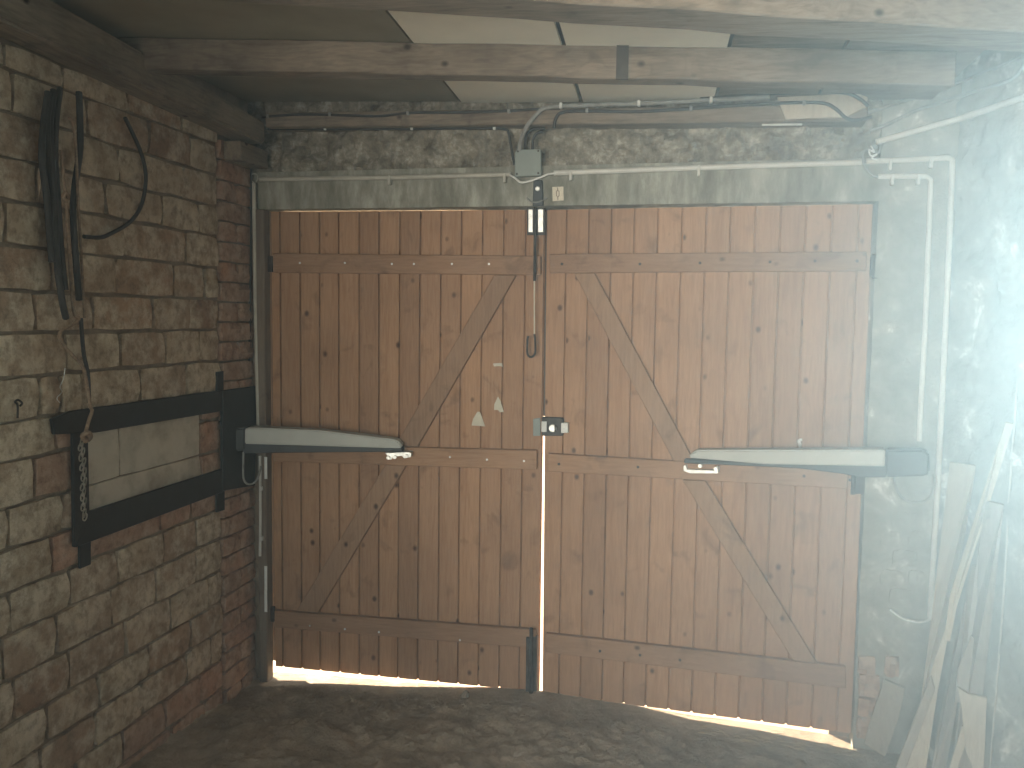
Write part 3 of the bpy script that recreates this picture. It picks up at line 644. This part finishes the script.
for i, (x, y) in enumerate(cp):
    c = lw(x, y, .056); w_ = .0075; h_ = .014
    if lkm is None:
        lkm = mesh(MB().tube([Vector((0, w_*math.cos(t), h_*math.sin(t))) for t in [2*math.pi*k/12 for k in range(13)]], .0024, 5, False), 'link', smooth=True); lkm.materials.append(M['chain'])
    o = bpy.data.objects.new('link', lkm); C.objects.link(o); o.parent = ch; o.location = c - Vector(ch.location)
    o.rotation_euler = (R.uniform(.3,.6) * (1 if i % 2 else -1), 0, (math.pi/2.4 if i % 2 else .2))
hs = thing('hose_bundle', 'black hoses hanging in a bundle from the beam by the ropes', 'hose', lw(55,90,.07))
for pts in [[(48,92),(43,130),(42,160),(47,200),(50,240),(52,262)], [(54,90),(50,125),(52,165),(55,210),(57,262),(62,300),(66,318)], [(60,88),(56,120),(55,160),(58,205),(61,250),(65,290)],
            [(79,92),(80,120),(80,150),(75,185),(73,215),(76,260),(79,300)], [(52,95),(47,118),(48,150),(52,190),(53,235),(60,275)]]:
    obj('hose', MB().tube([lw(x, y, .045 + .008 * (i % 3)) for i, (x, y) in enumerate(pts)], .0095, 8), M['cable'], hs)
obj('hose', MB().tube([lw(81,318,.03), lw(82,335,.03), lw(84,355,.03), lw(88,375,.03), lw(89,403,.03)], .006, 8), M['cable'], hs)
pipe('cable', 'black cable drooping in a wide arc below the left beam', [lw(125,118,.05), lw(131,130,.04), lw(140,150,.03), lw(145,168,.03), lw(145.5,185,.03), lw(141,206,.03), lw(130,222,.03), lw(112,233,.03), lw(100,237.5,.03), lw(84,236.5,.04)], .0065, 'cable', smooth=True, cat='cable')
pipe('wire_hook', 'rusty wire hook on the wall left of the steel frame', [lw(17.5,418), lw(17.5,405), lw(15,402), lw(18,400,.03), lw(22,403), lw(20,406)], .003, 'iron', smooth=True, cat='hook')
pipe('wire_hook', 'bright bent wire hanging on the pale block above the steel frame', [lw(65,368), lw(64,376), lw(63,380), lw(60,387), lw(62,392), lw(57,398), lw(60,403)], .0013, 'steel', smooth=True, cat='hook')

# ------------------------------------------------------------------ timber leaning in the right corner
def plank(pts_px, t, m, label, name='leaning_plank', bevel=.002):
    """pts_px: outline of the face as (x, y, depth Y) down one side and up the other"""
    fr = []
    for x, y, d in pts_px:
        p, w = onY(x, y, d), onRW(x, y, .012 + 1.3 * t)
        fr.append(p if (p - RW(0, 0)).xy.dot(WN.xy) > .012 + 1.3 * t else w)
    tag(obj(name, MB().prism(fr, (.25*t, t, 0)), M[m], bevel=bevel), label, 'plank', 'boards leaning in the right corner')
plank([(950,462,-.06),(976,466,-.06),(955,600,-.17),(938,690,-.25),(926,768,-.31),(922,800,-.335),(898,800,-.335),(906,768,-.31),(921,700,-.25),(934,600,-.17)], .02, 'lumber_pale', 'long wide pale plank leaning nearest the doors')
plank([(931,676,-.262),(935,690,-.275),(906,768,-.335),(892,806,-.36),(882,802,-.36),(897,764,-.335)], .018, 'lumber', 'short grey lath at the foot of the wide pale plank')
plank([(1006,422,-.19),(1014,424,-.19),(985,518,-.26),(957,606,-.32),(950,642,-.345),(944,640,-.345),(950,596,-.32),(977,512,-.26)], .018, 'lumber_pale', 'slim bright batten slanting across the stacked boards')
plank([(972,566,-.12),(984,568,-.12),(960,690,-.2),(946,768,-.25),(938,812,-.29),(925,812,-.29),(936,740,-.24),(954,650,-.18)], .02, 'lumber', 'narrow darker board behind the slim batten')
plank([(984,500,-.16),(1004,505,-.16),(992,620,-.22),(978,740,-.285),(970,815,-.325),(946,815,-.325),(956,740,-.285),(972,620,-.22)], .022, 'lumber', 'wide dull plank standing behind the broken pieces')
plank([(971,636,-.30),(985,647,-.30),(978,694,-.325),(974,716,-.335),(955,700,-.335),(958,668,-.315)], .016, 'lumber', 'dull square-cut board end above the broken pale piece', 'board_offcut')
plank([(957,687,-.345),(968,694,-.345),(987,698,-.345),(984,768,-.375),(974,771,-.375),(966,752,-.37),(963,725,-.36),(961,705,-.35)], .016, 'lumber_pale', 'broken pale board with a jagged curved edge', 'board_offcut')
plank([(884,680,-.03),(905,689,-.03),(899,718,-.06),(885,757,-.1),(864,744,-.1),(873,712,-.06)], .022, 'lumber', 'small flat board leaning low against the wall by the right leaf', 'board_offcut')
plank([(962,726,-.35),(970,733,-.35),(958,768,-.375),(950,815,-.40),(938,815,-.40),(950,766,-.375)], .016, 'lumber_pale', 'pale stick end standing below the broken board')
pipe('cable', 'thin pale cable clipped straight down the right wall', [rwp(1018,380), rwp(1014,430), rwp(1009,500), rwp(1004,590), rwp(997,680), rwp(990,768), rwp(987,800)], .0036, 'pvcd', smooth=True, cat='cable', )
for x, y in []: pass
# rough light patch low on the right wall is part of the wall's plaster; straw on the threshold
mb = MB()
for i in range(60):
    x = R.uniform(.05, .62); y = R.uniform(-.10, .0); a = R.uniform(-.6, .6); l_ = R.uniform(.02, .07); zf = fl(x, y) + .004
    mb.tube([(x, y, zf), (x + l_*.5*math.cos(a), y + l_*.5*math.sin(a), zf + R.uniform(0, .008)), (x + l_*math.cos(a), y + l_*math.sin(a), zf)], .0012, 4, False)
tag(obj('straw', mb, M['straw']), 'dry straw and twigs along the sunlit threshold on the right', 'straw', kind='stuff')
rg = random.Random(3); mb = MB()
for i in range(420):
    x = -1.75 + abs(rg.gauss(0, .55)); y = -.05 - abs(rg.gauss(0, .22)); q = rg.uniform(.003, .011); zf = fl(x, y) - .001
    pts = [(x + q*1.4*math.cos(t), y + q*math.sin(t), zf) for t in (rg.uniform(0,1), rg.uniform(1.4,2.4), rg.uniform(2.9,3.9), rg.uniform(4.3,5.6))]
    mb.add(pts + [(x + rg.uniform(-.3,.3)*q, y, zf + q*rg.uniform(.5,1.1))], [(0,1,4),(1,2,4),(2,3,4),(3,0,4),(3,2,1,0)])
tag(obj('grit', mb, M['floor']), 'scattered grit and crumbs on the floor in the left corner by the door gap', 'grit', kind='stuff')
tag(obj('stone', MB().tube([(onY(465,690,-.02).x, -.02, lip(-.85)-.004), (onY(465,690,-.02).x+.004, -.022, lip(-.85)+.014), (onY(465,690,-.02).x, -.02, lip(-.85)+.022)], .022, 7, False, .006), M['mortar'], smooth=True), 'small dark stone on the floor at the gap under the left leaf', 'stone')

# ------------------------------------------------------------------ added volume for the lens glare
hz = bpy.data.materials.new('glare_volume'); hz.use_nodes = True; t = hz.node_tree; t.nodes.clear()
vs = t.nodes.new('ShaderNodeVolumeScatter'); vs.inputs['Anisotropy'].default_value = .45
vs.inputs['Color'].default_value = (.9,.98,1,1)
# added scatter, no real dust; densest by the window wall to imitate lens glare
tc = t.nodes.new('ShaderNodeNewGeometry'); sx = t.nodes.new('ShaderNodeSeparateXYZ'); t.links.new(tc.outputs['Position'], sx.inputs[0])
mr = t.nodes.new('ShaderNodeMapRange'); mr.interpolation_type = 'SMOOTHSTEP'; t.links.new(sx.outputs[0], mr.inputs['Value'])
mr.inputs['From Min'].default_value = -.55; mr.inputs['From Max'].default_value = 1.4
mr.inputs['To Min'].default_value = .004; mr.inputs['To Max'].default_value = .245
t.links.new(mr.outputs[0], vs.inputs['Density'])
ou = t.nodes.new('ShaderNodeOutputMaterial'); t.links.new(vs.outputs[0], ou.inputs['Volume'])
hb = MB().prism([(XL + .02, -4.2, -.02), (RW(4.4, 0, .05).x, -4.2, -.02), (RW(.05,0,.05).x, -.03, -.02), (XL + .02, -.03, -.02)], (0, 0, 2.2))
tag(obj('glare', hb, hz), 'added scattering volume for lens haze filling the garage, glowing near the right wall', 'glare', kind='stuff')
